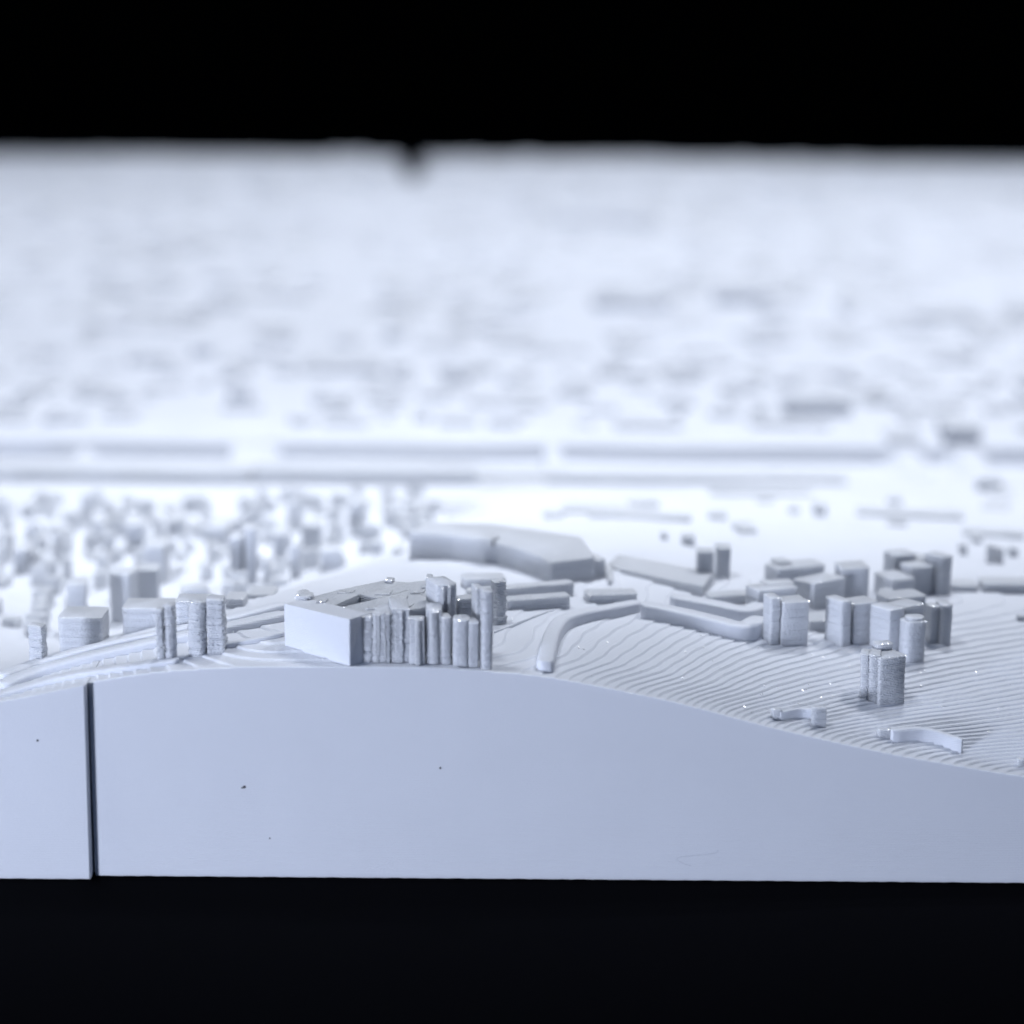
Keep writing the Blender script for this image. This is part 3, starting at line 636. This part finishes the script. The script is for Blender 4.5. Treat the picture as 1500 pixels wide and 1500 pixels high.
# ---------------------------------------------------------------- glossy plastic flecks added for glints, tilted to flash the key lamp
def glint_mesh(points, origin):
    """small flat-sided flecks, each turned between lamp and camera so that it glints"""
    V, Fc = [], []
    for (x, y, z) in points:
        s = rng.uniform(.025, .06)
        p = Vector((x, y, z))
        n = ((Vector((215, 140, 430)) - p).normalized() + (Vector((0, -157, 62)) - p).normalized()).normalized()
        n = (n + Vector((rng.gauss(0, .04), rng.gauss(0, .04), rng.gauss(0, .04)))).normalized()
        u = n.orthogonal().normalized(); v = n.cross(u)
        c = Vector((x - origin[0], y - origin[1], z + .03 - origin[2]))
        b = len(V)
        for off, rr in ((-.06, 1.3), (0, 1.1), (.006, 1.0)):
            for i in range(7):
                a = i * 2 * math.pi / 7
                V.append(tuple(c + n * off + (u * math.cos(a) + v * math.sin(a) * 1.3) * s * rr))
        for k in range(2):
            for i in range(7):
                j = (i + 1) % 7
                Fc.append((b + k * 7 + i, b + k * 7 + j, b + (k + 1) * 7 + j, b + (k + 1) * 7 + i))
        Fc.append(tuple(b + 14 + i for i in range(7))); Fc.append(tuple(b + i for i in range(6, -1, -1)))
    return mesh_from('glint_flecks', V, Fc, GLOSS, 20)
GLOSS, gt, gp = new_mat('glossy_plastic')
gp.inputs['Base Color'].default_value = (.82, .83, .85, 1); gp.inputs['Roughness'].default_value = .12
gn = gt.nodes.new('ShaderNodeTexNoise'); gn.inputs['Scale'].default_value = 5000
gm = gt.nodes.new('ShaderNodeMapRange'); gm.inputs[3].default_value = .06; gm.inputs[4].default_value = .22
gt.links.new(gn.outputs[0], gm.inputs[0]); gt.links.new(gm.outputs[0], gp.inputs['Roughness'])
glint_points = {'R': [], 'L': []}
for x, y, z in GLINTS:
    glint_points[tile_at(x, y)].append((x, y, z))
for _ in range(50):
    x = rng.uniform(-28, 42); y = rng.uniform(.5, 14)
    glint_points['R'].append((x, y, ground(x, y)))
for name, label, sub, poly, z0, z1, r, wob in PRISMS:
    if poly[0][1] < 24 and name != 'courtyard_building' and abs(poly[0][0]) < 45:
        for _ in range(2):
            (xa, ya), (xb, yb) = poly[0], poly[1]
            t = rng.random()
            glint_points[tile_at(xa, ya)].append((xa + (xb - xa) * t, ya + (yb - ya) * t - .02, z1 - .03 - rng.choice((0, 0, 1.2 * rng.random()))))
for k in ('R', 'L'):
    if glint_points[k]:
        root, org = TILES[k]
        o = part('glint_flecks', glint_mesh(glint_points[k], org), root)
        o['kind'] = 'stuff'

# ---------------------------------------------------------------- dust on the front wall
def speck(loc, s, label, stretch):
    V, Fc = [], []
    for k, (yy, rr) in enumerate(((.03, .7), (-.04, 1), (-.10, .5))):
        for i in range(8):
            a = i * math.pi / 4
            q = rr * s * (1 + .3 * math.sin(i * 2.3 + s * 50))
            V.append((q * stretch * math.cos(a), yy, q * math.sin(a) + q * .6 * math.cos(a) * (stretch - 1)))
    for k in range(2):
        for i in range(8):
            j = (i + 1) % 8
            Fc.append((k * 8 + i, k * 8 + j, (k + 1) * 8 + j, (k + 1) * 8 + i))
    Fc.append(tuple(range(7, -1, -1))); Fc.append(tuple(range(16, 24)))
    o = part('dust_speck', mesh_from('dust_speck', V, Fc, DUST, 60), None, loc)
    o['label'] = label; o['category'] = 'dust speck'; o['group'] = 'dust on the front wall'
for (x, z), s, y, st, lab in zip(SPECKS, (.09, .07, .05, .07), (0, 0, 0, -0.7), (1.9, 1, 1, 1.1),
        ('dark slanted speck on the front wall, largest of the specks', 'round grey speck high on the front wall below the courtyard block',
         'faint small speck low on the front wall, under the slanted one', 'tiny round speck on the wall left of the dark seam')):
    speck((x, y, z), s, lab, st)
cu = [Vector((x, -.05, z)) for x, z in CURL]
hv, hf = [], []
path = []
for i in range(len(cu) - 1):
    a, b, c, d = cu[max(i - 1, 0)], cu[i], cu[i + 1], cu[min(i + 2, len(cu) - 1)]
    for j in range(6):
        t = j / 6
        path.append(.5 * ((2 * b) + (c - a) * t + (2 * a - 5 * b + 4 * c - d) * t * t + (3 * b - a - 3 * c + d) * t ** 3))
path.append(cu[-1])
for i, p in enumerate(path):
    t = (path[min(i + 1, len(path) - 1)] - path[max(i - 1, 0)]).normalized()
    s = t.cross(Vector((0, 1, 0))).normalized() * .007
    for a in range(5):
        an = a * 2 * math.pi / 5
        q = p - cu[0] + s * math.cos(an) + Vector((0, 1, 0)) * .007 * math.sin(an)
        hv.append(tuple(q))
for i in range(len(path) - 1):
    for a in range(5):
        b = (a + 1) % 5
        hf.append((i * 5 + a, i * 5 + b, i * 5 + 5 + b, i * 5 + 5 + a))
hr = part('fibre', mesh_from('fibre', hv, hf, HAIR, 80), None, tuple(cu[0]))
hr['label'] = 'fine curled fibre clinging low on the front wall, right of centre'; hr['category'] = 'fibre'
